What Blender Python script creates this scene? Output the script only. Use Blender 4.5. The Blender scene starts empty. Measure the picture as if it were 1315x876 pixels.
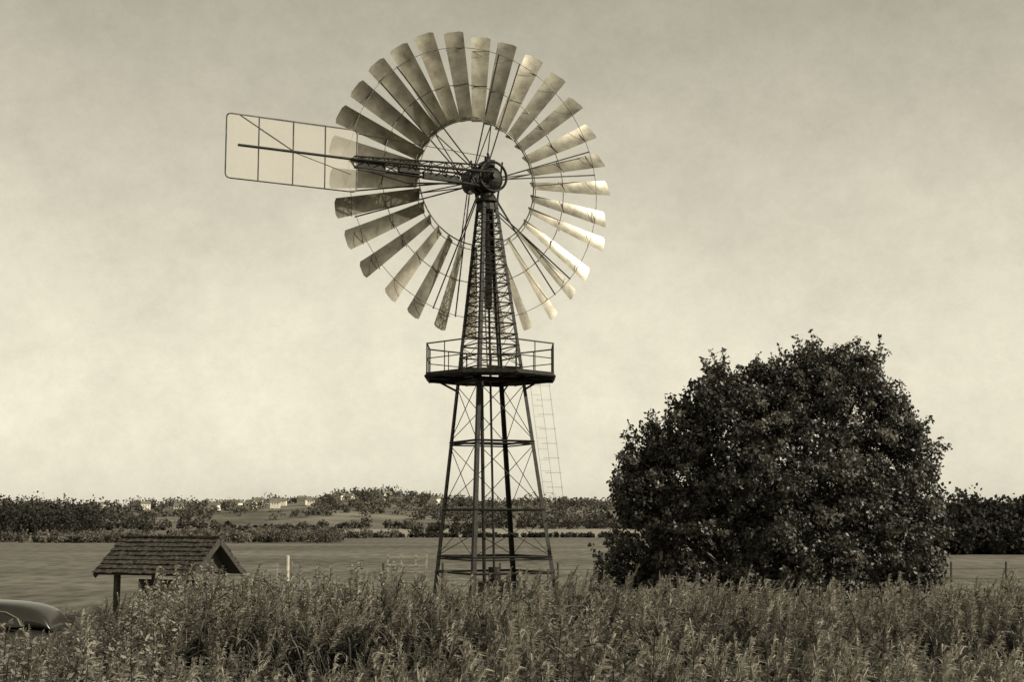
import bpy, math, random
import numpy as np
from mathutils import Vector, Matrix
random.seed(7); R=np.random.default_rng(11)
S=bpy.context.scene
rad=math.radians
# ---------------------------------------------------------------- materials
def sep(v): return (v, v*.93, v*.75, 1)
def newmat(name):
    m=bpy.data.materials.new(name); m.use_nodes=True
    nt=m.node_tree; b=nt.nodes['Principled BSDF']; return m,nt,b
def noisemat(name,lo,hi,scale=5,rough=.8,metal=0,detail=6,stretch=(1,1,1),bump=0,spec=.3,lo_p=.35,hi_p=.65):
    m,nt,b=newmat(name); N=nt.nodes; L=nt.links
    tc=N.new('ShaderNodeTexCoord'); mp=N.new('ShaderNodeMapping'); mp.inputs['Scale'].default_value=stretch
    n=N.new('ShaderNodeTexNoise'); n.inputs['Scale'].default_value=scale; n.inputs['Detail'].default_value=detail
    n.inputs['Roughness'].default_value=.65
    r=N.new('ShaderNodeValToRGB'); r.color_ramp.elements[0].position=lo_p; r.color_ramp.elements[1].position=hi_p
    r.color_ramp.elements[0].color=sep(lo); r.color_ramp.elements[1].color=sep(hi)
    L.new(tc.outputs['Object'],mp.inputs[0]); L.new(mp.outputs[0],n.inputs[0]); L.new(n.outputs[0],r.inputs[0]); L.new(r.outputs[0],b.inputs['Base Color'])
    b.inputs['Roughness'].default_value=rough; b.inputs['Metallic'].default_value=metal; b.inputs['Specular IOR Level'].default_value=spec
    if bump:
        bp=N.new('ShaderNodeBump'); bp.inputs['Strength'].default_value=bump; bp.inputs['Distance'].default_value=.02
        L.new(n.outputs[0],bp.inputs['Height']); L.new(bp.outputs[0],b.inputs['Normal'])
    return m
def leafmat(name,lo,hi,transl=.3,rough=.5,spec=.4):
    m,nt,b=newmat(name); N=nt.nodes; L=nt.links
    a=N.new('ShaderNodeAttribute'); a.attribute_name='var'
    r=N.new('ShaderNodeValToRGB'); r.color_ramp.elements[0].color=sep(lo); r.color_ramp.elements[1].color=sep(hi)
    L.new(a.outputs['Fac'],r.inputs[0]); L.new(r.outputs[0],b.inputs['Base Color'])
    b.inputs['Roughness'].default_value=rough; b.inputs['Specular IOR Level'].default_value=spec
    t=N.new('ShaderNodeBsdfTranslucent'); L.new(r.outputs[0],t.inputs[0])
    mx=N.new('ShaderNodeMixShader'); mx.inputs[0].default_value=transl
    L.new(b.outputs[0],mx.inputs[1]); L.new(t.outputs[0],mx.inputs[2]); L.new(mx.outputs[0],N['Material Output'].inputs[0])
    return m
M_steel=noisemat('rusty_steel',.010,.034,9,.6,.3,bump=.2)
M_steel2=noisemat('weathered_steel',.02,.06,7,.55,.4)
M_blade=noisemat('galvanised_blade',.15,.66,1.6,.40,.78,bump=.15,lo_p=.25,hi_p=.7)
nt=M_blade.node_tree; _b=nt.nodes['Principled BSDF']; _r=[n for n in nt.nodes if n.type=='VALTORGB'][0]
_a=nt.nodes.new('ShaderNodeAttribute'); _a.attribute_name='var'; _m=nt.nodes.new('ShaderNodeVectorMath'); _m.operation='SCALE'
nt.links.new(_r.outputs[0],_m.inputs[0]); nt.links.new(_a.outputs['Fac'],_m.inputs['Scale']); nt.links.new(_m.outputs[0],_b.inputs['Base Color'])
M_rod=noisemat('galvanised_rod',.06,.16,5,.5,.6)
M_wood=noisemat('old_wood',.025,.07,6,.85,stretch=(1,1,8))
M_shingle=noisemat('roof_boards',.012,.11,5,.85,stretch=(2,2,2),bump=.6,spec=.15)
M_white=noisemat('white_paint',.35,.5,6,.6)
M_carb=noisemat('car_paint',.022,.03,3,.22,.0,spec=.5)
M_chrome=noisemat('chrome_trim',.6,.7,3,.2,1)
M_glass=noisemat('car_glass',.01,.015,3,.08,0,spec=.8)
M_tyre=noisemat('tyre_rubber',.015,.025,10,.9)
M_bark=noisemat('bark',.03,.08,8,.95,stretch=(1,1,.25),bump=.6)
M_house=noisemat('render_wall',.55,.75,.5,.9); M_hroof=noisemat('tile_roof',.12,.2,.5,.9)
# ---------------------------------------------------------------- mesh helpers
class MB:
    def __init__(s): s.v=[]; s.f=[]; s.m=[]
    def add(s,vs,fs,mi=0):
        o=len(s.v); s.v+= [tuple(v) for v in vs]; s.f+=[tuple(i+o for i in f) for f in fs]; s.m+=[mi]*len(fs)
    def beam(s,p,q,r,n=6,r2=None,mi=0):
        p=Vector(p);q=Vector(q);d=q-p
        if d.length<1e-6:return
        d.normalize(); a=d.orthogonal().normalized(); b=d.cross(a); r2=r if r2 is None else r2
        vs=[];
        for k in range(n):
            t=2*math.pi*(k+.5)/n; vs.append(p+(a*math.cos(t)+b*math.sin(t))*r)
        for k in range(n):
            t=2*math.pi*(k+.5)/n; vs.append(q+(a*math.cos(t)+b*math.sin(t))*r2)
        s.add(vs,[(k,(k+1)%n,n+(k+1)%n,n+k) for k in range(n)]+[tuple(range(n-1,-1,-1)),tuple(range(n,2*n))],mi)
    def box(s,c,ax,ay,az,mi=0):
        c=Vector(c);ax=Vector(ax);ay=Vector(ay);az=Vector(az)
        vs=[c+ax*i+ay*j+az*k for k in(-1,1) for j in(-1,1) for i in(-1,1)]
        s.add(vs,[(0,2,3,1),(4,5,7,6),(0,1,5,4),(2,6,7,3),(0,4,6,2),(1,3,7,5)],mi)
    def ring(s,c,a,b,r,t,n=60,mi=0):
        pts=[Vector(c)+Vector(a)*math.cos(2*math.pi*k/n)*r+Vector(b)*math.sin(2*math.pi*k/n)*r for k in range(n)]
        for k in range(n): s.beam(pts[k],pts[(k+1)%n],t,5,mi=mi)
    def ball(s,c,rx,ry,rz,nu=16,nv=10,mi=0):
        vs=[];fs=[]
        for j in range(nv+1):
            ph=math.pi*j/nv
            for i in range(nu):
                th=2*math.pi*i/nu; vs.append((c[0]+rx*math.sin(ph)*math.cos(th),c[1]+ry*math.sin(ph)*math.sin(th),c[2]+rz*math.cos(ph)))
        for j in range(nv):
            for i in range(nu): fs.append((j*nu+i,(j+1)*nu+i,(j+1)*nu+(i+1)%nu,j*nu+(i+1)%nu))
        s.add(vs,fs,mi)
    def obj(s,name,mats,parent=None,smooth=False):
        me=bpy.data.meshes.new(name); me.from_pydata(s.v,[],s.f); me.update()
        for m in mats: me.materials.append(m)
        me.polygons.foreach_set('material_index',s.m)
        if smooth: me.polygons.foreach_set('use_smooth',[True]*len(s.f))
        o=bpy.data.objects.new(name,me); S.collection.objects.link(o)
        if parent: o.parent=parent
        return o
def empty(name,loc=(0,0,0)):
    e=bpy.data.objects.new(name,None); S.collection.objects.link(e); return e
def npobj(name,V,F,var,mats,mi=None,parent=None):
    me=bpy.data.meshes.new(name); k=F.shape[1]
    me.vertices.add(len(V)); me.vertices.foreach_set('co',np.ascontiguousarray(V,dtype=np.float32).ravel())
    me.loops.add(F.size); me.loops.foreach_set('vertex_index',np.ascontiguousarray(F,dtype=np.int32).ravel())
    me.polygons.add(len(F)); me.polygons.foreach_set('loop_start',np.arange(0,F.size,k,dtype=np.int32))
    for m in mats: me.materials.append(m)
    if mi is not None: me.polygons.foreach_set('material_index',np.ascontiguousarray(mi,dtype=np.int32))
    me.update(calc_edges=True)
    if var is not None:
        a=me.attributes.new('var','FLOAT','POINT'); a.data.foreach_set('value',np.ascontiguousarray(var,dtype=np.float32))
    o=bpy.data.objects.new(name,me); S.collection.objects.link(o)
    if parent: o.parent=parent
    return o
def unit(a): return a/np.linalg.norm(a,axis=-1,keepdims=True)
def leafquads(C,size,var,wid=.3,nrm=None):
    n=len(C); d=R.normal(size=(n,3)); d=unit(d); w=R.normal(size=(n,3))
    if nrm is not None:
        nn=unit(nrm+R.normal(size=(n,3))*.55); d=unit(d-nn*(d*nn).sum(1,keepdims=True)); w=nn
    w=unit(np.cross(d,w))
    s=(size*R.uniform(.6,1.3,n))[:,None]
    V=np.stack([C,C+d*s*.5+w*s*wid,C+d*s,C+d*s*.5-w*s*wid],1).reshape(-1,3)
    F=np.arange(4*n).reshape(-1,4)
    return V,F,np.repeat(np.clip(var,0,1),4)
# ---------------------------------------------------------------- sun, sky, camera
sd=Vector((.80,-.32,.50)).normalized()
elev=math.asin(sd.z); azi=math.atan2(sd.x,sd.y)
sun=bpy.data.lights.new('sun','SUN'); sun.energy=5.0; sun.angle=rad(.5); sun.color=(1,.94,.80)
so=bpy.data.objects.new('sun',sun); S.collection.objects.link(so); so.rotation_euler=sd.to_track_quat('Z','Y').to_euler()
W=bpy.data.worlds.new('World'); S.world=W; W.use_nodes=True; nt=W.node_tree; N=nt.nodes; L=nt.links
sky=N.new('ShaderNodeTexSky'); sky.sky_type='NISHITA'; sky.sun_disc=False; sky.sun_elevation=elev; sky.sun_rotation=azi
sky.air_density=1.0; sky.dust_density=2.0
bw=N.new('ShaderNodeRGBToBW'); L.new(sky.outputs[0],bw.inputs[0])
pw=N.new('ShaderNodeMath'); pw.operation='POWER'; pw.inputs[1].default_value=.3; L.new(bw.outputs[0],pw.inputs[0])
tc=N.new('ShaderNodeTexCoord'); mp=N.new('ShaderNodeMapping'); mp.inputs['Scale'].default_value=(1,1,1.15)
no=N.new('ShaderNodeTexNoise'); no.inputs['Scale'].default_value=9; no.inputs['Detail'].default_value=15; no.inputs['Roughness'].default_value=.82
L.new(tc.outputs['Generated'],mp.inputs[0]); L.new(mp.outputs[0],no.inputs[0])
mr=N.new('ShaderNodeMapRange'); mr.inputs['From Min'].default_value=.3; mr.inputs['From Max'].default_value=.7; mr.inputs['To Min'].default_value=.83; mr.inputs['To Max'].default_value=1.11
L.new(no.outputs[0],mr.inputs[0])
mu=N.new('ShaderNodeMath'); mu.operation='MULTIPLY'; L.new(pw.outputs[0],mu.inputs[0]); L.new(mr.outputs[0],mu.inputs[1])
sx=N.new('ShaderNodeSeparateXYZ'); L.new(tc.outputs['Generated'],sx.inputs[0])
gr=N.new('ShaderNodeValToRGB'); e=gr.color_ramp.elements; e[0].position=0; e[0].color=(1,1,1,1); e[1].position=1; e[1].color=(.28,.28,.28,1)
for p_,v_ in((.10,.93),(.22,.78),(.36,.56)):
    q=e.new(p_); q.color=(v_,v_,v_,1)
L.new(sx.outputs['Z'],gr.inputs[0])
mu2=N.new('ShaderNodeMath'); mu2.operation='MULTIPLY'; L.new(mu.outputs[0],mu2.inputs[0]); L.new(gr.outputs[0],mu2.inputs[1])
mu3=N.new('ShaderNodeMath'); mu3.operation='MULTIPLY'; L.new(mu2.outputs[0],mu3.inputs[0]); mu3.inputs[1].default_value=6.3
tint=N.new('ShaderNodeVectorMath'); tint.operation='SCALE'; tint.inputs[0].default_value=(1,.93,.735)
L.new(mu3.outputs[0],tint.inputs['Scale'])
bg=N['Background'] if 'Background' in N else N.new('ShaderNodeBackground')
L.new(tint.outputs[0],bg.inputs[0]); bg.inputs[1].default_value=.10
if 'World Output' not in N: 
    wo=N.new('ShaderNodeOutputWorld'); L.new(bg.outputs[0],wo.inputs[0])
cam=bpy.data.cameras.new('camera'); cam.lens=50; cam.sensor_width=36; cam.clip_end=20000
co=bpy.data.objects.new('camera',cam); S.collection.objects.link(co); co.location=(0,0,3.2); co.rotation_euler=(rad(90+7.18),0,0); S.camera=co
S.view_settings.view_transform='Standard'; S.view_settings.look='None'; S.view_settings.exposure=0
# ---------------------------------------------------------------- ground
xs=np.unique(np.concatenate([np.linspace(-4000,-100,20),np.linspace(-100,100,101),np.linspace(100,4000,20)]))
ys=np.unique(np.concatenate([np.linspace(-400,-20,8),np.linspace(-20,100,81),np.linspace(100,6000,40)]))
X,Y=np.meshgrid(xs,ys)
Z=np.where((Y<90),.06*np.sin(X*.7+Y*.3)*np.cos(Y*.5),0.)+ np.clip((5-Y)/5,0,1)*1.5
V=np.stack([X,Y,Z],-1).reshape(-1,3); nx=len(xs); ny=len(ys)
ii=np.arange((ny-1)*nx).reshape(ny-1,nx)[:,:-1].ravel()
F=np.stack([ii,ii+1,ii+nx+1,ii+nx],1)
M_grass,nt,b=newmat('meadow_grass'); N=nt.nodes; L=nt.links
tc=N.new('ShaderNodeTexCoord')
def nz(scale,st,det=5):
    mp=N.new('ShaderNodeMapping'); mp.inputs['Scale'].default_value=st; n=N.new('ShaderNodeTexNoise'); n.inputs['Scale'].default_value=scale; n.inputs['Detail'].default_value=det
    L.new(tc.outputs['Object'],mp.inputs[0]); L.new(mp.outputs[0],n.inputs[0]); return n
n1=nz(.02,(1,2.5,1)); n2=nz(1.0,(1,.4,1),8)
r1=N.new('ShaderNodeValToRGB'); r1.color_ramp.elements[0].position=.35; r1.color_ramp.elements[1].position=.65; r1.color_ramp.elements[0].color=sep(.12); r1.color_ramp.elements[1].color=sep(.20)
r2=N.new('ShaderNodeValToRGB'); r2.color_ramp.elements[0].position=.3; r2.color_ramp.elements[1].position=.7; r2.color_ramp.elements[0].color=(.5,.5,.5,1); r2.color_ramp.elements[1].color=(1.25,1.25,1.25,1)
L.new(n1.outputs[0],r1.inputs[0]); L.new(n2.outputs[0],r2.inputs[0])
mx=N.new('ShaderNodeMix'); mx.data_type='RGBA'; mx.blend_type='MULTIPLY'; mx.inputs[0].default_value=1
L.new(r1.outputs[0],mx.inputs[6]); L.new(r2.outputs[0],mx.inputs[7]); L.new(mx.outputs[2],b.inputs['Base Color']); b.inputs['Roughness'].default_value=1; b.inputs['Specular IOR Level'].default_value=.1
npobj('ground',V,F,None,[M_grass])
M_stub=noisemat('stubble',.22,.34,.05,1,stretch=(1,3,1),spec=.05)
mb=MB(); mb.add([(-60,275,.03),(60,268,.03),(110,520,.03),(-90,500,.03)],[(0,1,2,3)]); mb.obj('stubble_field',[M_stub])
# ---------------------------------------------------------------- distant woods
def woods(name,trees,leaf,n_per,mat):
    C=[];var=[]
    for (x,y,z,rx,rz) in trees:
        d=unit(R.normal(size=(n_per,3))); rr=R.uniform(.55,1.05,n_per)[:,None]
        lump=1+.22*np.sin(d[:,0:1]*5+x)+.15*np.cos(d[:,2:3]*7+y)
        p=d*rr*lump*np.array([rx,rx,rz])+np.array([x,y,z]); C.append(p)
        var.append(np.full(n_per,R.uniform(.0,1))+R.normal(size=n_per)*.12)
    C=np.concatenate(C);var=np.concatenate(var); C[:,2]=np.maximum(C[:,2],.02)
    V,F,va=leafquads(C,leaf,var,.4); return npobj(name,V,F,va,[mat])
M_far=leafmat('far_foliage',.055,.14,.2,.8,.1)  # paler than nearer foliage: distance haze painted into the leaf colour
M_mid=leafmat('mid_foliage',.03,.10,.25,.7,.2)
M_dark=leafmat('dark_foliage',.015,.05,.2,.7,.2)
M_rush=leafmat('rush_foliage',.08,.19,.25,.8,.1)
def rowtrees(x0,x1,y,dy,n,h0,h1,prof=None):
    T=[]
    for i in range(n):
        x=R.uniform(x0,x1); k=(prof(x) if prof else 1)
        if k<.15: continue
        h=(h0+(h1-h0)*R.random()**2)*k
        T.append((x,y+R.uniform(-dy,dy),h*.5,h*R.uniform(.4,.75),h*.5))
    return T
px=np.array([-900,-200,0,60,100,200,300,340,400,440,480,520,580,640,700,760,900,1200,1500,2300]); pv=np.array([646,640,640,643,650,644,646,642,638,634,627,630,638,644,639,643,648,646,646,652])
def hillh(x,y):
    u=x/1500*1826+657; v=np.interp(u,px,pv); top=3.2+(668-v)*1500/1826-5
    return np.maximum(top,1)*np.clip(1-np.abs(y-1500)/450,0,1)**.8
hx=np.linspace(-1500,1500,150); hy=np.linspace(1040,1960,24); X,Y=np.meshgrid(hx,hy)
Z=hillh(X,Y)+R.normal(size=X.shape)*.3-.3; V=np.stack([X,Y,Z],-1).reshape(-1,3)
ii=np.arange(23*150).reshape(23,150)[:,:-1].ravel(); F=np.stack([ii,ii+1,ii+151,ii+150],1)
npobj('hills',V,F,None,[noisemat('hill_fields',.08,.24,.012,1,spec=.05)])
hs=[(-262,1360,9),(-243,1330,8),(-288,1385,7),(-222,1370,11),(-312,1340,7),(-196,1345,9),(-352,1375,8),(-168,1390,7),(-120,1370,8),(-400,1350,7),(-72,1345,7),(-276,1410,9),(-232,1400,8),(-208,1420,8),(-184,1310,7),(-252,1425,8),(-440,1370,8),(-150,1320,7),(-328,1410,7),(-215,1300,8),(-270,1300,8),(-375,1320,7)]
T=[]
for i in range(2500):
    x=R.uniform(-1000,1000); y=R.uniform(1080,1560)
    if math.sin(x*.02+y*.013)+math.sin(x*.047-y*.02)<-.5 and R.random()<.8 and y<1440: continue
    if any(abs(x-h_[0])<h_[2]*.9 and -70<y-h_[1]<8 for h_ in hs): continue
    h=R.uniform(4,9.5) if R.random()<.85 else R.uniform(9,14); T.append((x,y,hillh(x,y)+h*.35,h*R.uniform(.5,.9),h*.5))
woods('hill_woods',T,2.2,75,M_far)
pf=lambda x: max(.0,.62+.38*math.sin(x*.031+1)+.3*math.sin(x*.083))
woods('distant_treeline',rowtrees(-260,90,540,60,260,2.5,6.5,pf)+rowtrees(-150,-60,420,30,60,2,4.5,pf),.9,150,M_mid)
woods('dark_grove',rowtrees(-330,-150,430,40,130,5,9.0)+rowtrees(-150,-88,300,22,110,5.0,8.8),.6,330,M_dark)
woods('field_trees',rowtrees(-92,-40,330,20,30,1.5,4.2,pf)+rowtrees(-22,-8,300,15,8,2,4)+rowtrees(60,200,300,20,80,3,5),.55,300,M_mid)
woods('hedgerow',rowtrees(-120,-24,206,6,260,1.0,1.9)+rowtrees(-60,-20,250,6,60,1.2,2.2),.35,170,M_rush)
woods('low_hedge',rowtrees(-34,45,262,3,200,.6,1.1)+rowtrees(-120,-26,218,2,90,1.5,3.4,pf),.3,110,M_dark)
woods('dark_copse',rowtrees(36,100,146,6,200,4.4,6.4)+rowtrees(36,110,136,3,200,1.5,3.6),.42,520,M_dark)
for (x,y,w) in hs:
    z=float(hillh(np.array(x),np.array(y)))+1.5; mb=MB(); h=random.uniform(2.8,4.2); d=3.5; rz=random.uniform(-.6,.6)
    mb.box((0,0,h/2-2),(w/2*1.1,0,0),(0,d,0),(0,0,h/2+2))
    w2=w/2*1.1+.4; d2=d+.4; zt=h
    mb.add([(-w2,-d2,zt),(w2,-d2,zt),(w2,d2,zt),(-w2,d2,zt),(-w2,0,zt+2.6),(w2,0,zt+2.6)],[(0,1,5,4),(2,3,4,5),(0,4,3),(1,2,5),(0,3,2,1)],1)
    for k in(-.6,0,.6): mb.box((k*w/2,-d-.02,2),(.4,0,0),(0,.04,0),(0,0,.6),2)
    mb.box((w*.3,0,zt+2.6),(.4,0,0),(0,.4,0),(0,0,.9),1)
    o=mb.obj('farmhouse',[M_house,M_hroof,M_glass]); o.location=(x,y,z); o.rotation_euler=(0,0,rz)
# ---------------------------------------------------------------- wind pump
wp=empty('wind_pump')
TY=40.
def axis(z): return Vector((-.46-.021*z,TY,z))
def leg(k,z):
    off=.95-.13*(z-7.2); r=off*1.054; a=rad(-18.4+90*k)
    return axis(z)+Vector((r*math.cos(a),r*math.sin(a),0))
mb=MB()
for k in range(4):
    p=leg(k,0);q=leg(k,12.25); rd=(p-axis(0)).normalized(); rd.z=0; a1=Matrix.Rotation(rad(135),3,'Z')@rd; a2=Matrix.Rotation(rad(-135),3,'Z')@rd
    for a in(a1,a2):
        n=Vector((-a.y,a.x,0))
        vs=[]
        for base in(p,q):
            w=.115 if base is p else .085
            vs+= [base+n*.008,base+a*w+n*.008,base+a*w-n*.008,base-n*.008]
        mb.add(vs,[(0,1,5,4),(1,2,6,5),(2,3,7,6),(3,0,4,7),(0,3,2,1),(4,5,6,7)])
    mb.box(leg(k,.05),(.25,0,0),(0,.25,0),(0,0,.12),0)
mb.obj('tower_legs',[M_steel],wp)
mb=MB()
for z in(5.37,3.48,2.19,1.76):
    for k in range(4):
        mb.beam(leg(k,z),leg((k+1)%4,z),.032,4)
for z in(5.30,2.12): 
    for k in range(4): mb.beam(leg(k,z),leg((k+1)%4,z),.02,4)
for z0,z1 in((7.0,5.4),(5.3,3.5),(3.4,2.2),(1.7,.1)):
    for k in range(4):
        mb.beam(leg(k,z0),leg((k+1)%4,z1),.011,4); mb.beam(leg(k,z1),leg((k+1)%4,z0),.011,4)
zz=[7.45]
while zz[-1]<12.05: zz.append(zz[-1]+ .33*(1-.02*len(zz)))
for i,z in enumerate(zz):
    for k in range(4):
        mb.beam(leg(k,z),leg((k+1)%4,z),.022,4)
        if i%2==0 and i+2<len(zz):
            mb.beam(leg(k,z),leg((k+1)%4,zz[i+2]),.010,4); mb.beam(leg(k,zz[i+2]),leg((k+1)%4,z),.010,4)
mb.obj('tower_bracing',[M_steel],wp)
mb=MB()
def lad(p0,p1,wv,step,r):
    p0=Vector(p0);p1=Vector(p1);wv=Vector(wv); mb.beam(p0-wv,p1-wv,r,5); mb.beam(p0+wv,p1+wv,r,5)
    n=int((p1-p0).length/step)
    for i in range(n): c=p0.lerp(p1,(i+.5)/n); mb.beam(c-wv,c+wv,r*.7,4)
lad(axis(7.3)+Vector((.1,-.55,0)),axis(12.1)+Vector((.0,-.2,0)),(.17,0,0),.28,.018)
A=axis(7.2)+Vector((1.25,.35,0)); B=axis(3.5)+Vector((1.62,.45,0))
lad(B,A,(.14,.10,0),.3,.0042)
for i in range(9):
    c=B.lerp(A,(i+.5)/9); mb.ring(c+Vector((.2,-.1,0)),(1,0,0),(0,1,0),.23,.0025,12)
for a in(-.5,.6): mb.beam(B+Vector((.4,a*.3,0)),A+Vector((.4,a*.3,0)),.0025,4)
mb.obj('ladder',[M_rod],wp)
mb=MB(); mb.beam(axis(0),axis(12.6),.035,8); mb.beam(axis(0)+Vector((-.28,-.1,0)),axis(7.1)+Vector((-.25,-.1,0)),.055,8)
mb.beam(axis(0),axis(1.9),.16,12); mb.box(axis(9.9),(.1,0,0),(0,.1,0),(0,0,.75)); mb.beam(axis(9.9),axis(12.2),.085,8)
mb.box(axis(1.0)+Vector((.1,-.1,0)),(.55,0,0),(0,.45,0),(0,0,.5))
mb.obj('pump_rod',[M_steel],wp)
mb=MB(); pr=1.93; zc=7.2; n=8; oc=lambda k,r,z: axis(zc)+Vector((r*math.cos(rad(22.5+45*k)),r*math.sin(rad(22.5+45*k)),z-zc))
vs=[oc(k,pr,zc+.0) for k in range(n)]+[oc(k,pr,zc+.07) for k in range(n)]
hi=[oc(k,.62,zc) for k in range(n)]+[oc(k,.62,zc+.07) for k in range(n)]
vs+=hi
fs=[]
for k in range(n):
    j=(k+1)%n; fs+=[(k,j,n+j,n+k),(n+k,n+j,3*n+j,3*n+k),(k,2*n+k,2*n+j,j),(2*n+k,3*n+k,3*n+j,2*n+j)]
mb.add(vs,fs)
for k in range(n):
    mb.beam(oc(k,pr,zc-.03),oc(k+1,pr,zc-.03),.05,4); mb.beam(oc(k,.8,zc-.07),oc(k,pr,zc-.05),.045,4)
for k in range(4):
    a=leg(k,zc-.12); mb.beam(a,leg((k+1)%4,zc-.12),.07,4)
    d=(leg(k,zc)-axis(zc)).normalized(); mb.beam(leg(k,6.85),axis(zc)+d*1.6+Vector((0,0,-.06)),.03,4)
mb.obj('platform',[M_steel],wp)
mb=MB()
for k in range(n):
    for z,r in((zc+.88,.022),(zc+.46,.015)): mb.beam(oc(k,pr-.03,z),oc(k+1,pr-.03,z),r,5)
    a=oc(k,pr-.03,zc); b2=oc(k+1,pr-.03,zc)
    mb.beam(a,a+Vector((0,0,.9)),.022,5); m_=(a+b2)/2; mb.beam(m_,m_+Vector((0,0,.88)),.015,5)
mb.obj('platform_railing',[M_steel2],wp)
# wheel
ang=rad(28); P=Vector((math.cos(ang),math.sin(ang),0)); Mv=Vector((math.sin(ang),-math.cos(ang),0)); Zv=Vector((0,0,1))
HZ=12.93; H=axis(HZ); C=H-Mv*.68; C.z=12.95
al=rad(33); mb=MB(); NB=30; RO=4.54; RI=1.86
bv=[]
for i in range(NB):
    th=2*math.pi*(i+.35)/NB+random.uniform(-.012,.012)
    er=P*math.cos(th)+Zv*math.sin(th); et=-P*math.sin(th)+Zv*math.cos(th)
    aa=al+random.uniform(-.11,.11); ch=et*math.cos(aa)-Mv*math.sin(aa); nb=Mv*math.cos(aa)+et*math.sin(aa)
    ro=RO+random.uniform(-.07,.04); nr=8; nc=5; vs=[]
    bend=random.uniform(-.08,.08); vr=random.uniform(.6,1.25)
    for a in range(nr+1):
        f=a/nr; r=RI+(ro-RI)*f; w=.38+.20*f
        tw=.12*(f-.5)
        for c in range(nc+1):
            s=(c/nc-.5); rr=r
            if a==nr and c in(0,nc): rr-=.05
            vs.append(C+er*rr+ch*(s*w)+nb*(.03*w/.6*(4*s*s)-.01+tw*s*1.2+bend*f*f)); bv.append(vr)
    fs=[(a*(nc+1)+c,a*(nc+1)+c+1,(a+1)*(nc+1)+c+1,(a+1)*(nc+1)+c) for a in range(nr) for c in range(nc)]
    mb.add(vs,fs)
o=mb.obj('wheel_blades',[M_blade],wp,True)
at=o.data.attributes.new('var','FLOAT','POINT'); at.data.foreach_set('value',bv)
mb=MB()
mb.ring(C+Mv*.1,P,Zv,1.86,.020,72); mb.ring(C-Mv*.02,P,Zv,2.95,.012,72); mb.ring(C+Mv*.14,P,Zv,4.02,.009,90); mb.ring(C+Mv*.0,P,Zv,1.98,.012,72)
for i in range(NB):
    th=2*math.pi*(i+.35)/NB; er=P*math.cos(th)+Zv*math.sin(th); et=-P*math.sin(th)+Zv*math.cos(th)
    for r,w in((2.95,.25),(4.02,.28),(1.92,.2)):
        mb.beam(C+er*r+et*w*.8-Mv*w*.55,C+er*r-et*w*.8+Mv*w*.55,.010,4)
mb.obj('wheel_rings',[M_rod],wp)
mb=MB()
for i in range(6):
    for s_,hb in((-.09,.45),(.09,-.35)):
        th=2*math.pi*(i+.25)/6+s_; er=P*math.cos(th)+Zv*math.sin(th)
        mb.beam(C+Mv*hb+er*.15,C+er*4.05+Mv*.1,.022,5)
    th=2*math.pi*(i+.25)/6; er=P*math.cos(th)+Zv*math.sin(th); mb.beam(C-Mv*.5+er*.1,C+er*1.9,.018,5); mb.beam(C+Mv*.5+er*.2,C+er*1.9,.018,5)
mb.beam(C-Mv*.6,H+Mv*.55,.07,10); mb.beam(C-Mv*.45,C-Mv*.3,.24,20); mb.beam(C+Mv*.25,C+Mv*.48,.42,24)
mb.obj('wheel_spokes',[M_steel2],wp)
# head
mb=MB()
mb.beam(axis(12.0),axis(12.5),.30,14,.17); mb.beam(axis(12.25),axis(12.33),.34,16); mb.beam(axis(12.5),axis(13.6),.10,10,.05)
mb.ball(tuple(H+Vector((.05,0,-.02))),.42,.40,.42,20,12)
mb.box(H+Vector((-.28,-.05,-.05)),P*.36,Mv*.26,Zv*.22); mb.box(H+Vector((0,0,.42)),P*.12,Mv*.3,Zv*.1)
mb.ring(H+Mv*.42,P,Zv,.42,.04,28); mb.beam(axis(13.35)-P*.18,axis(13.35)+P*.12,.05,6)
mb.beam(H+P*.1+Mv*.3,axis(13.7)+P*.05,.04,6)
for a,b_ in((-.3,.55),(.3,.5)): mb.beam(axis(12.3)+Vector((a,-.1,0)),H+Vector((a*1.5,0,b_)),.03,5)
mb.obj('gear_head',[M_steel],wp)
# tail boom
mb=MB(); D=-P; TO=H+Mv*.35; TO.z=0
def tp(l,z,s=0): return Vector((TO.x,TO.y,0))+D*l+Mv*s+Vector((0,0,z))
chs=[((.1,13.25,0),(4.2,13.02,0)),((.1,12.98,.3),(4.3,12.92,.05)),((.1,12.98,-.25),(4.3,12.9,-.05)),((.1,12.62,0),(4.2,12.72,0))]
f=lambda ch,t: tp(*[ch[0][i]+(ch[1][i]-ch[0][i])*t for i in range(3)])
for ch,r in zip(chs,(.028,.04,.03,.045)): mb.beam(f(ch,0),f(ch,1),r,5)
nb_=9
for i in range(nb_):
    t0=i/nb_;t1=(i+1)/nb_
    for a,b_ in((0,1),(1,3),(3,2),(2,0)):
        mb.beam(f(chs[a],t0),f(chs[b_],t1),.016,4); mb.beam(f(chs[a],t1),f(chs[b_],t1),.014,4)
mb.beam(tp(3.6,12.93),tp(7.45,12.93),.038,6); mb.beam(axis(13.6),tp(4.1,13.65),.010,4); mb.beam(tp(.2,12.7,0),tp(2.6,12.45),.03,5); mb.beam(tp(2.6,12.45),tp(4.2,12.72),.025,5)
mb.box(tp(1.6,12.72),D*.55,Mv*.06,Zv*.09); mb.box(tp(2.6,12.8),D*.3,Mv*.08,Zv*.07); mb.box(tp(3.7,12.8),D*.4,Mv*.03,Zv*.16)
mb.obj('tail_boom',[M_steel],wp)
mb=MB(); L0,L1=4.13,7.78; zb,zt=12.02,13.75
def rr(l,z): return tp(l,z)
pts=[]
cr=.12
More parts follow.
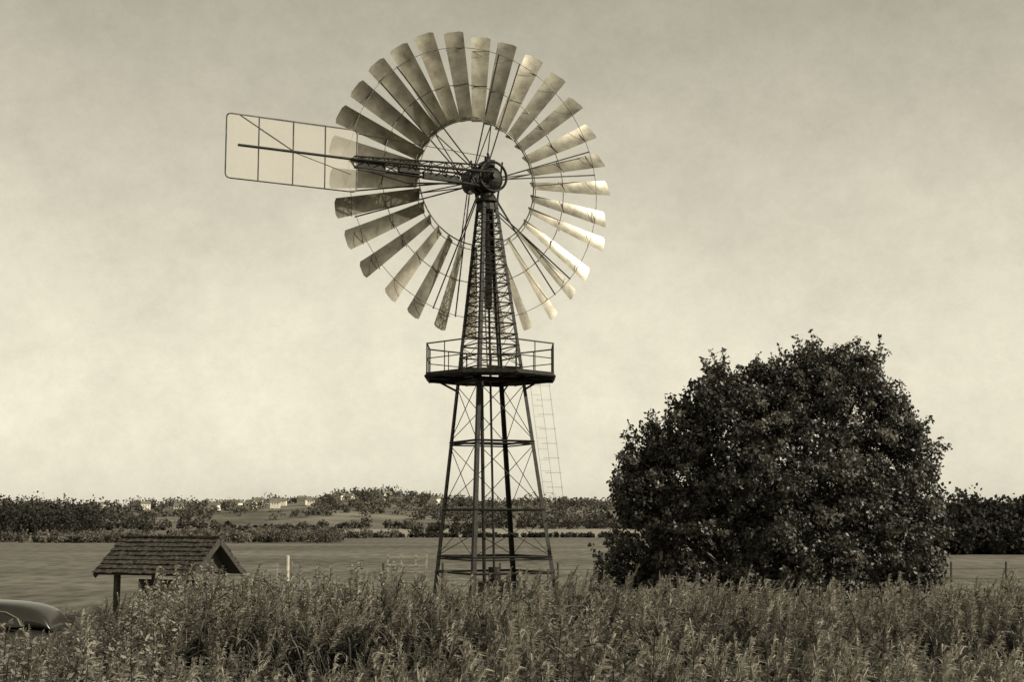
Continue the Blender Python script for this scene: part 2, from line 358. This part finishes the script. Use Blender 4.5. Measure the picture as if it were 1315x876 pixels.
for (cx,cz,a0) in((L1-cr,zt-cr,0),(L0+cr,zt-cr,90),(L0+cr,zb+cr,180),(L1-cr,zb+cr,270)):
    for k in range(4):
        a=rad(a0+30*k); pts.append(rr(cx+cr*math.cos(a),cz+cr*math.sin(a)))
for k in range(len(pts)): mb.beam(pts[k],pts[(k+1)%len(pts)],.020,5)
for l in(5.05,5.95,6.9): mb.beam(rr(l,zb),rr(l,zt),.019,5)
mb.beam(rr(7.45,zt),rr(5.95,12.95),.016,5); mb.beam(rr(5.95,12.92),rr(4.3,12.5),.012,5)
mb.obj('tail_vane_frame',[M_rod],wp)
M_mesh,nt,b=newmat('vane_wire_mesh'); N=nt.nodes; L=nt.links
b.inputs['Base Color'].default_value=sep(.46); b.inputs['Roughness'].default_value=.6
tr=N.new('ShaderNodeBsdfTransparent'); mx=N.new('ShaderNodeMixShader')
n_=N.new('ShaderNodeTexNoise'); n_.inputs['Scale'].default_value=1.3; mr=N.new('ShaderNodeMapRange'); mr.inputs['To Min'].default_value=.25; mr.inputs['To Max'].default_value=.7
tcn=N.new('ShaderNodeTexCoord'); L.new(tcn.outputs['Object'],n_.inputs[0]); L.new(n_.outputs[0],mr.inputs[0]); L.new(mr.outputs[0],mx.inputs[0])
L.new(tr.outputs[0],mx.inputs[1]); L.new(b.outputs[0],mx.inputs[2]); L.new(mx.outputs[0],N['Material Output'].inputs[0])
mb=MB()
for l0,l1 in((4.14,5.05),(5.05,5.95),(5.95,6.9),(6.9,7.77)):
    o_=random.uniform(-.012,.012); mb.add([tp(l0+.02,zb+.02,o_),tp(l1-.02,zb+.02,o_),tp(l1-.02,zt-.02,-o_),tp(l0+.02,zt-.02,-o_)],[(0,1,2,3)])
mb.obj('tail_vane_panel',[M_mesh],wp)
# ---------------------------------------------------------------- notice shelter
sh=empty('notice_shelter'); ph=rad(25); A=Vector((math.cos(ph),-math.sin(ph),0)); B=Vector((math.sin(ph),math.cos(ph),0)); c0=Vector((-8.55,36,0))
RL=1.53; RW=1.02; zr=2.72; ze=1.87
mb=MB()
for s_ in(-1,1):
    sl=(B*s_*RW+Zv*(ze-zr)); nrm=(Zv*RW+B*s_*(zr-ze)).normalized(); slu=sl.normalized(); ln=sl.length; nrow=8
    for r in range(nrow):
        x=-RL-random.uniform(0,.03)
        while x<RL-.01:
            w=min(random.uniform(.14,.30),RL-x); cc=c0+Zv*zr+A*(x+w/2)+slu*(ln*(r+.5)/nrow+random.uniform(-.012,.012))+nrm*(.035+random.uniform(0,.018))
            t=(slu+nrm*.17).normalized(); mb.box(cc,A*(w/2-.006),t*(ln/nrow*.6),nrm*.012); x+=w
    mb.box(c0+Zv*zr+sl*.5-nrm*.012,A*(RL-.02),slu*(ln/2),nrm*.012,1)
mb.box(c0+Zv*(zr+.06),A*(RL+.01),B*.07,Zv*.022)
mb.obj('shingle_roof',[M_shingle,M_wood],sh)
mb=MB()
for s_ in(-1,1):
    for t_ in(-1,1):
        mb.box(c0+A*s_*1.05+B*t_*.72+Zv*1.0,A*.06,B*.06,Zv*1.0)
        a=c0+A*s_*(RL-.03)+Zv*(zr-.05); q=a+B*t_*(RW+.02)+Zv*(ze-zr); d=(q-a); mb.box((a+q)/2,d*.5,A*.02,d.cross(A).normalized()*.06)
    mb.box(c0+A*s_*1.05+Zv*1.95,A*.05,B*.85,Zv*.05)
    g=c0+A*s_*1.12; mb.add([g+B*.8+Zv*1.96,g-B*.8+Zv*1.96,g+Zv*2.62,g+B*.8+Zv*1.96+A*.03,g-B*.8+Zv*1.96+A*.03,g+Zv*2.62+A*.03],[(0,1,2),(3,5,4),(0,3,4,1),(1,4,5,2),(2,5,3,0)])
mb.box(c0+B*.7+Zv*1.9,A*1.15,B*.04,Zv*.05); mb.box(c0-B*.7+Zv*1.9,A*1.15,B*.04,Zv*.05)
mb.box(c0+Zv*1.3,A*.95,B*.03,Zv*.42)
mb.obj('timber_frame',[M_wood],sh)
# ---------------------------------------------------------------- gate + posts
mb=MB(); g0=-6.9;g1=-4.75;gy=80
for x in(g0,g0+.75,g1-.6,g1): mb.box((x,gy,.65),(.045,0,0),(0,.05,0),(0,0,.65))
for z in(.35,.7,1.15): mb.box(((g0+g1)/2,gy-.08,z),((g1-g0)/2,0,0),(0,.02,0),(0,0,.028))
mb.beam((g0,gy-.12,.3),(g1,gy-.12,1.15),.02,4)
mb.obj('field_gate',[noisemat('grey_wood',.22,.36,3,.9)])
mb=MB(); mb.beam((-11.7,75,0),(-11.7,75,1.30),.11,10,.10); mb.beam((-11.7,75,1.30),(-11.7,75,1.36),.12,10,.05); mb.obj('marker_post',[M_white])
mb=MB()
for x in(-13.3,-12.4): mb.box((x,76,.45),(.04,0,0),(0,.04,0),(0,0,.45))
mb.box((-12.85,75.92,.8),(.55,0,0),(0,.02,0),(0,0,.04)); mb.obj('fence_rail',[noisemat('pale_wood',.2,.35,3,.9)])
mb=MB()
for i in range(18):
    x=-5.5+i*2.5; mb.beam((x,62+.2*i,0),(x+random.uniform(-.05,.05),62+.2*i,1.35),.05,6)
for z in(.6,1.05): mb.beam((-5.5,62,z),(37,65.4,z),.008,4)
mb.obj('wire_fence',[M_wood])
# ---------------------------------------------------------------- parked car
car=empty('parked_car'); cx,cy=-11.35,30.
st=[(2.05,.55,.78,.55),(2.0,.38,.92,.74),(1.75,.28,1.0,.80),(1.2,.25,1.02,.82),(.3,.25,1.0,.83),(-.7,.25,.98,.83),(-1.4,.27,.94,.80),(-1.85,.33,.86,.74),(-2.05,.45,.72,.6)]
def sect(x,z0,z1,w):
    h=z1-z0; return [(x,-w*.86,z0),(x,-w,z0+h*.2),(x,-w*1.02,z0+h*.55),(x,-w*.95,z0+h*.88),(x,-w*.82,z1),(x,0,z1+.03),(x,w*.82,z1),(x,w*.95,z0+h*.88),(x,w*1.02,z0+h*.55),(x,w,z0+h*.2),(x,w*.86,z0)]
def loft(mb,secs,mi=0):
    n=len(secs[0]); vs=[(v[0]+cx,v[1]+cy,v[2]) for s_ in secs for v in s_]
    fs=[(i*n+k,i*n+(k+1)%n,(i+1)*n+(k+1)%n,(i+1)*n+k) for i in range(len(secs)-1) for k in range(n)]
    fs+=[tuple(range(n)),tuple(range(len(vs)-1,len(vs)-n-1,-1))]; mb.add(vs,fs,mi)
mb=MB(); loft(mb,[sect(*s_) for s_ in st]); o=mb.obj('body',[M_carb],car,True)
md=o.modifiers.new('s','SUBSURF'); md.levels=2; md.render_levels=2
def csect(x,zt,w): 
    return [(x,-w,.95),(x,-w*.98,.95+(zt-.95)*.5),(x,-w*.9,.95+(zt-.95)*.9),(x,-w*.65,zt),(x,0,zt+.03),(x,w*.65,zt),(x,w*.9,.95+(zt-.95)*.9),(x,w*.98,.95+(zt-.95)*.5),(x,w,.95)]
mb=MB(); loft(mb,[csect(2.0,1.0,.66),csect(1.9,1.26,.70),csect(1.6,1.46,.74),(csect(.8,1.54,.76)),csect(0,1.54,.76),csect(-.4,1.42,.74),csect(-1.0,1.0,.70)]); o=mb.obj('cabin',[M_carb],car,True)
md=o.modifiers.new('s','SUBSURF'); md.levels=2; md.render_levels=2
def cw(z): return .775-.10*max(0,(z-1.0)/.4)**1.8
w1=[(1.45,1.06),(1.35,1.22),(1.1,1.34),(.66,1.38),(.62,1.06)]; w2=[(.52,1.06),(.54,1.39),(-.1,1.39),(-.12,1.06)]; w3=[(-.2,1.06),(-.18,1.37),(-.35,1.31),(-.75,1.06)]
mb=MB()
for s_ in(-1,1):
    for w in(w1,w2,w3):
        mb.add([(cx+x,cy+s_*(cw(z)+.015),z) for x,z in w],[tuple(range(len(w)))],0)
        q=[Vector((cx+x,cy+s_*(cw(z)+.02),z)) for x,z in w]
        for k in range(len(q)): mb.beam(q[k],q[(k+1)%len(q)],.018,5,mi=1)
mb.obj('windows',[M_glass,M_chrome],car)
mb=MB()
for x in(1.3,-1.3):
    for s_ in(-1,1):
        a=Vector((cx+x,cy+s_*.84,.31)); b_=Vector((cx+x,cy+s_*.64,.31)); mb.beam(a,b_,.31,24); mb.beam(a+Vector((0,s_*.012,0)),a,.18,18,mi=1)
mb.box((cx+2.1,cy,.5),(.05,0,0),(0,.72,0),(0,0,.06),1); mb.box((cx-2.1,cy,.45),(.05,0,0),(0,.7,0),(0,0,.06),1)
for s_ in(-1,1): mb.ball((cx-2.0,cy+s_*.55,.68),.08,.1,.1,12,8,1); mb.ball((cx+2.03,cy+s_*.6,.72),.05,.08,.08,12,8,1)
mb.obj('wheels_and_bumpers',[M_tyre,M_chrome],car)
# ---------------------------------------------------------------- big willow bush
tree=empty('willow_tree')
lobes=[(6.0,40,5.2,1.65),(9.1,40.4,5.7,1.8),(4.5,40,4.2,1.3),(10.2,40.2,4.5,1.35),(7.2,39.6,4.1,2.1),(4.0,39.8,2.6,1.25),(10.0,39.6,2.7,1.55),(6,38.9,2.3,1.9),(8.3,38.8,2.8,2.1),
 (6.15,40,6.7,.75),(5.2,40.1,5.8,.6),(8.75,40.2,7.15,.75),(9.9,40.3,6.95,.8),(7.5,40.1,6.5,.85),(10.8,40.1,5.75,.55),(11.3,40.2,4.6,.55),(4.1,40,5.0,.45),(3.4,39.9,3.9,.45),(11.3,39.9,3.4,.65),(3.2,39.9,1.5,.75),(10.8,39.7,1.4,.95),(8.2,40,6.6,.8),(3.6,40,4.5,.35)]
CC=[];VV=[];NN=[]
def clump(c,k,rc,v,out):
    d=unit(R.normal(size=(k,3))+out*.5); rr_=R.uniform(.35,1.05,k)[:,None]**.6
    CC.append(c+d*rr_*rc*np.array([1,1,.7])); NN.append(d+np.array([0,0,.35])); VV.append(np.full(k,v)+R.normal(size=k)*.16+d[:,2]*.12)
for (x,y,z,r) in lobes:
    nc=int(28*r**1.6)+6
    d=unit(R.normal(size=(nc,3)))
    q=np.array([x,y,z])+d*(r*R.uniform(.5,1.25,nc)**.8)[:,None]
    for c,dd in zip(q,d):
        if c[2]<.25: continue
        rc=R.uniform(.16,.46); v=R.uniform(.0,.55) if R.random()<.75 else R.uniform(.6,1.1)
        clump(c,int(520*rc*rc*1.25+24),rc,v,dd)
        for j in range(2): 
            c2=c+R.normal(size=3)*rc*.9; clump(c2,28,rc*.45,R.uniform(.1,.9),dd)
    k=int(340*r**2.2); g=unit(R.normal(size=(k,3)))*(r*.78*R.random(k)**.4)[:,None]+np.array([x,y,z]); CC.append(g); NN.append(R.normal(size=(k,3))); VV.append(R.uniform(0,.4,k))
mb=MB(); root=Vector((7.2,40,0))
for i in range(340):
    x,y,z,r=lobes[R.integers(0,len(lobes))]
    d=Vector(R.normal(size=3)); d.z=abs(d.z)+.4; d.y*=.5; d.normalize(); a=Vector((x,y,z))+d*r*.85; 
    if a.z<3 and i%3: continue
    b_=a+ (d*.8+Vector((R.normal()*.3,R.normal()*.25,.6))).normalized()*R.uniform(.3,1.0); mb.beam(a,b_,.012,4,.004)
    for t in np.linspace(0,1,14):
        k=5 if t<.7 else 3; CC.append(np.array(a.lerp(b_,t))+R.normal(size=(k,3))*.085*(1.3-t)); NN.append(R.normal(size=(k,3))); VV.append(R.uniform(.1,.8,k))
for (x,y,z,r) in lobes:
    q=Vector((x,y,z)); rt=root+Vector(((x-7.3)*.12,(y-40)*.3,0)); m1=rt.lerp(q,.45)+Vector((-(x-7.3)*.12,0,.1)); 
    mb.beam(rt,m1,.17,8,.10); mb.beam(m1,q,.10,7,.045)
    for k in range(7):
        d=Vector(R.normal(size=3)); d.z=abs(d.z)*.8; d.normalize(); e=q+d*r*.85; mb.beam(q-Vector((0,0,r*.3)),e,.04,5,.012)
mb.obj('trunk_and_limbs',[M_bark],tree)
CC=np.concatenate(CC);VV=np.concatenate(VV);NN=unit(np.concatenate(NN)); ok=CC[:,2]>.1
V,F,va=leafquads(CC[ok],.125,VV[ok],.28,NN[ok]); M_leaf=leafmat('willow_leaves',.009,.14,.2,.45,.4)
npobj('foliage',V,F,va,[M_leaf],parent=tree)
print('leaves',len(F))
# ---------------------------------------------------------------- reeds
def reed_tmpl(seed,kind='reed'):
    g=np.random.default_rng(seed); V=[];F=[];va=[];mi=[]
    def ribbon(pts,w,side,v,m):
        o=len(V)
        n=len(pts)
        for i,p in enumerate(pts):
            ww=w*(1-(i/(n-1))**2*.9) ; V.append(p-side*ww/2); V.append(p+side*ww/2); va.extend([v,v])
        for i in range(n-1): F.append((o+2*i,o+2*i+1,o+2*i+3,o+2*i+2)); mi.append(m)
    for s in range(9):
        b=np.array([g.normal()*.26,g.normal()*.26,0]); h=g.uniform(.80,1.05); lean=np.array([g.normal()*.14+.10,g.normal()*.12,0]); sv=g.uniform(.0,.8)
        P_=lambda t: b+np.array([0,0,h*t])+lean*t*t*h*1.6
        a=g.uniform(0,6.28); sd_=np.array([math.cos(a),math.sin(a),0])
        ribbon([P_(t) for t in(0,.35,.7,1)],.007,sd_,sv*.3,0)
        nl=13
        for l in range(nl):
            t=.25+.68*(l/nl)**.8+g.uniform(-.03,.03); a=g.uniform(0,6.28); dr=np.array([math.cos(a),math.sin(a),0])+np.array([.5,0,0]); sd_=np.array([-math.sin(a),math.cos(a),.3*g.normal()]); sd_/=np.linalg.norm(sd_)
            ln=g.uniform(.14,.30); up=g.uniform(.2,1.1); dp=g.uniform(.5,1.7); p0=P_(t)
            ribbon([p0+dr*ln*f+np.array([0,0,ln*(up*f-dp*f*f)]) for f in(0,.33,.66,1)],.015,sd_,np.clip(sv*.35+(t-.72)*2.2+.03+g.normal()*.12,0,1),0)  # lower leaves darkened: dead growth plus shade below the tops painted into the colour
        if kind=='reed' and g.random()<.95:
            a0=g.uniform(-.8,.8); wd=np.array([math.cos(a0),math.sin(a0),0])*g.uniform(.3,.8)
            for l in range(64):
                t=.80+.20*l/64; a=g.uniform(0,6.28); dr=np.array([math.cos(a),math.sin(a),0])*.5+wd; ln=g.uniform(.035,.095)*(1.2-.7*l/64); p0=P_(t)
                sd_=g.normal(size=3); sd_/=np.linalg.norm(sd_); u_=g.uniform(.3,1.1)
                ribbon([p0,p0+dr*ln*.5+np.array([0,0,ln*u_*.7]),p0+dr*ln+np.array([0,0,ln*u_*.6])],.0085,sd_,np.clip(sv*.6+.2+g.normal()*.2,0,1),1)
    return np.array(V),np.array(F),np.array(va),np.array(mi)
def weed_tmpl(seed):
    g=np.random.default_rng(seed); V=[];F=[];va=[];mi=[]
    for s in range(8):
        b=np.array([g.normal()*.18,g.normal()*.18,0]); h=g.uniform(.75,1.05); lean=np.array([g.normal()*.1,g.normal()*.1,0]); sv=g.uniform(.2,.9)
        for l in range(80):
            t=.15+.85*(l/80)**.8; p0=b+np.array([0,0,h*t])+lean*t*t; a=g.uniform(0,6.28); dz=g.uniform(-.3,.8); d=np.array([math.cos(a),math.sin(a),dz]); d/=np.linalg.norm(d); w=np.cross(d,g.normal(size=3)); w/=np.linalg.norm(w)
            ln=.085*(1.25-t*.75); o=len(V); p0=p0+d*.05*(1-t)*g.random()
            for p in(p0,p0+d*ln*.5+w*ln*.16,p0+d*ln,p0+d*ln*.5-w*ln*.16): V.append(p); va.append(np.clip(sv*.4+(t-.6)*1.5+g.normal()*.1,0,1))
            F.append((o,o+1,o+2,o+3)); mi.append(0)
        o=len(V); e=b+np.array([0,0,h])+lean
        for p in(b,b+np.array([.006,0,0]),e+np.array([.004,0,0]),e): V.append(p); va.append(.1)
        F.append((o,o+1,o+2,o+3)); mi.append(0)
    return np.array(V),np.array(F),np.array(va),np.array(mi)
def replicate(name,tm,pts,hs_,mats,wmin=1.0):
    Vs=[];Fs=[];As=[];Ms=[];o=0; idx=R.integers(0,len(tm),len(pts))
    tone=.16*np.sin(pts[:,0]*1.3+pts[:,1]*.9)+.14*np.sin(pts[:,0]*.5-pts[:,1]*1.7)
    for k,(V,F,va,mi) in enumerate(tm):
        s_=np.where(idx==k)[0]
        if len(s_)==0: continue
        m=len(s_); a=R.uniform(-.8,.8,m); ca=np.cos(a)[:,None]; sa=np.sin(a)[:,None]
        H_=hs_[s_][:,None]; w_=H_*.5+wmin*.9
        x=V[None,:,0]; y=V[None,:,1]; z=V[None,:,2]
        X=(x*ca-y*sa)*w_+pts[s_,0][:,None]; Y=(x*sa+y*ca)*w_+pts[s_,1][:,None]; Z=z*H_+pts[s_,2][:,None]
        Vs.append(np.stack([X,Y,Z],-1).reshape(-1,3)); Fs.append((F[None]+ (np.arange(m)*len(V))[:,None,None]).reshape(-1,4)+o); o+=m*len(V)
        As.append(np.clip(va[None]+(R.normal(size=m)*.10+tone[s_])[:,None],0,1).ravel()); Ms.append(np.tile(mi,m))
    ob=npobj(name,np.concatenate(Vs),np.concatenate(Fs),np.concatenate(As),mats,np.concatenate(Ms)); print(name,o); return ob
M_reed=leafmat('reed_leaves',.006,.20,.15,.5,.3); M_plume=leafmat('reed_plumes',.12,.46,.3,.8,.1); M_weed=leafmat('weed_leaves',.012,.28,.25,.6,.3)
def hb(x,y):
    h=np.interp(x*24/np.maximum(y,14),[-14,-8.6,-8,-6.67,-5.5,-4.4,-3.4,-.75,3.2,6.5,8.6,14],[1.1,1.12,1.15,1.65,2.22,2.2,2.1,2.05,2.0,2.0,2.1,2.2])
    h=h+.10*np.sin(x*1.9+y)+.07*np.sin(x*4.3-y*2)
    mid=np.clip(1.6-np.abs(y-17.6)/2.0,0,1)*np.clip((x+.2*y+2.5)/2.0,0.2,1); h=h*(1-.78*mid)
    fr=np.clip((15.0-y)/.8,0,1)*np.clip((y-10.5)/1.5,.6,1); hf=1.94+.22*np.sin(x*1.7+2)+.18*np.sin(x*.8)+.12*np.sin(x*3.7+y)
    return np.where(y<15,h*(1-fr)+hf*fr,h)
def jitgrid(x0,x1,y0,y1,s):
    gx,gy=np.meshgrid(np.arange(x0,x1,s),np.arange(y0,y1,s)); p=np.stack([gx.ravel(),gy.ravel()],1); p+=R.uniform(-.7,.7,p.shape)*s; return p
p=jitgrid(-14,14,8.5,27,.50); 
isw=(np.abs(p[:,0]+5.6+(p[:,1]-22)*-.22)<1.1)&(p[:,1]>11); isw|=(p[:,0]<-.32*p[:,1]*.8)&(p[:,1]<24)
isw&=R.random(len(p))<.75
isw|=(np.sin(p[:,0]*.8+1)*np.sin(p[:,1]*.7)>.75)
pr_=p[~isw]; h=hb(pr_[:,0],pr_[:,1])*R.uniform(.84,1.08,len(pr_))
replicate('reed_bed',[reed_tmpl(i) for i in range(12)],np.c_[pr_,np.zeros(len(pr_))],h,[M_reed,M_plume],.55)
pw_=p[isw]; pw_=np.concatenate([pw_,pw_+R.normal(size=pw_.shape)*.2]); h=hb(pw_[:,0],pw_[:,1])*R.uniform(.8,1.08,len(pw_))
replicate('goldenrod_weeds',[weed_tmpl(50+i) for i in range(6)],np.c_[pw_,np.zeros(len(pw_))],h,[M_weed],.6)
p=np.concatenate([jitgrid(-18,18,27.5,46,1.0)]); h=R.uniform(.35,.8,len(p)); m=(np.abs(p[:,0]+.5)<3)&(np.abs(p[:,1]-39)<3); h[m]*=1.9
m=(p[:,0]<-7)&(p[:,1]<34); p=p[~m]; h=h[~m]
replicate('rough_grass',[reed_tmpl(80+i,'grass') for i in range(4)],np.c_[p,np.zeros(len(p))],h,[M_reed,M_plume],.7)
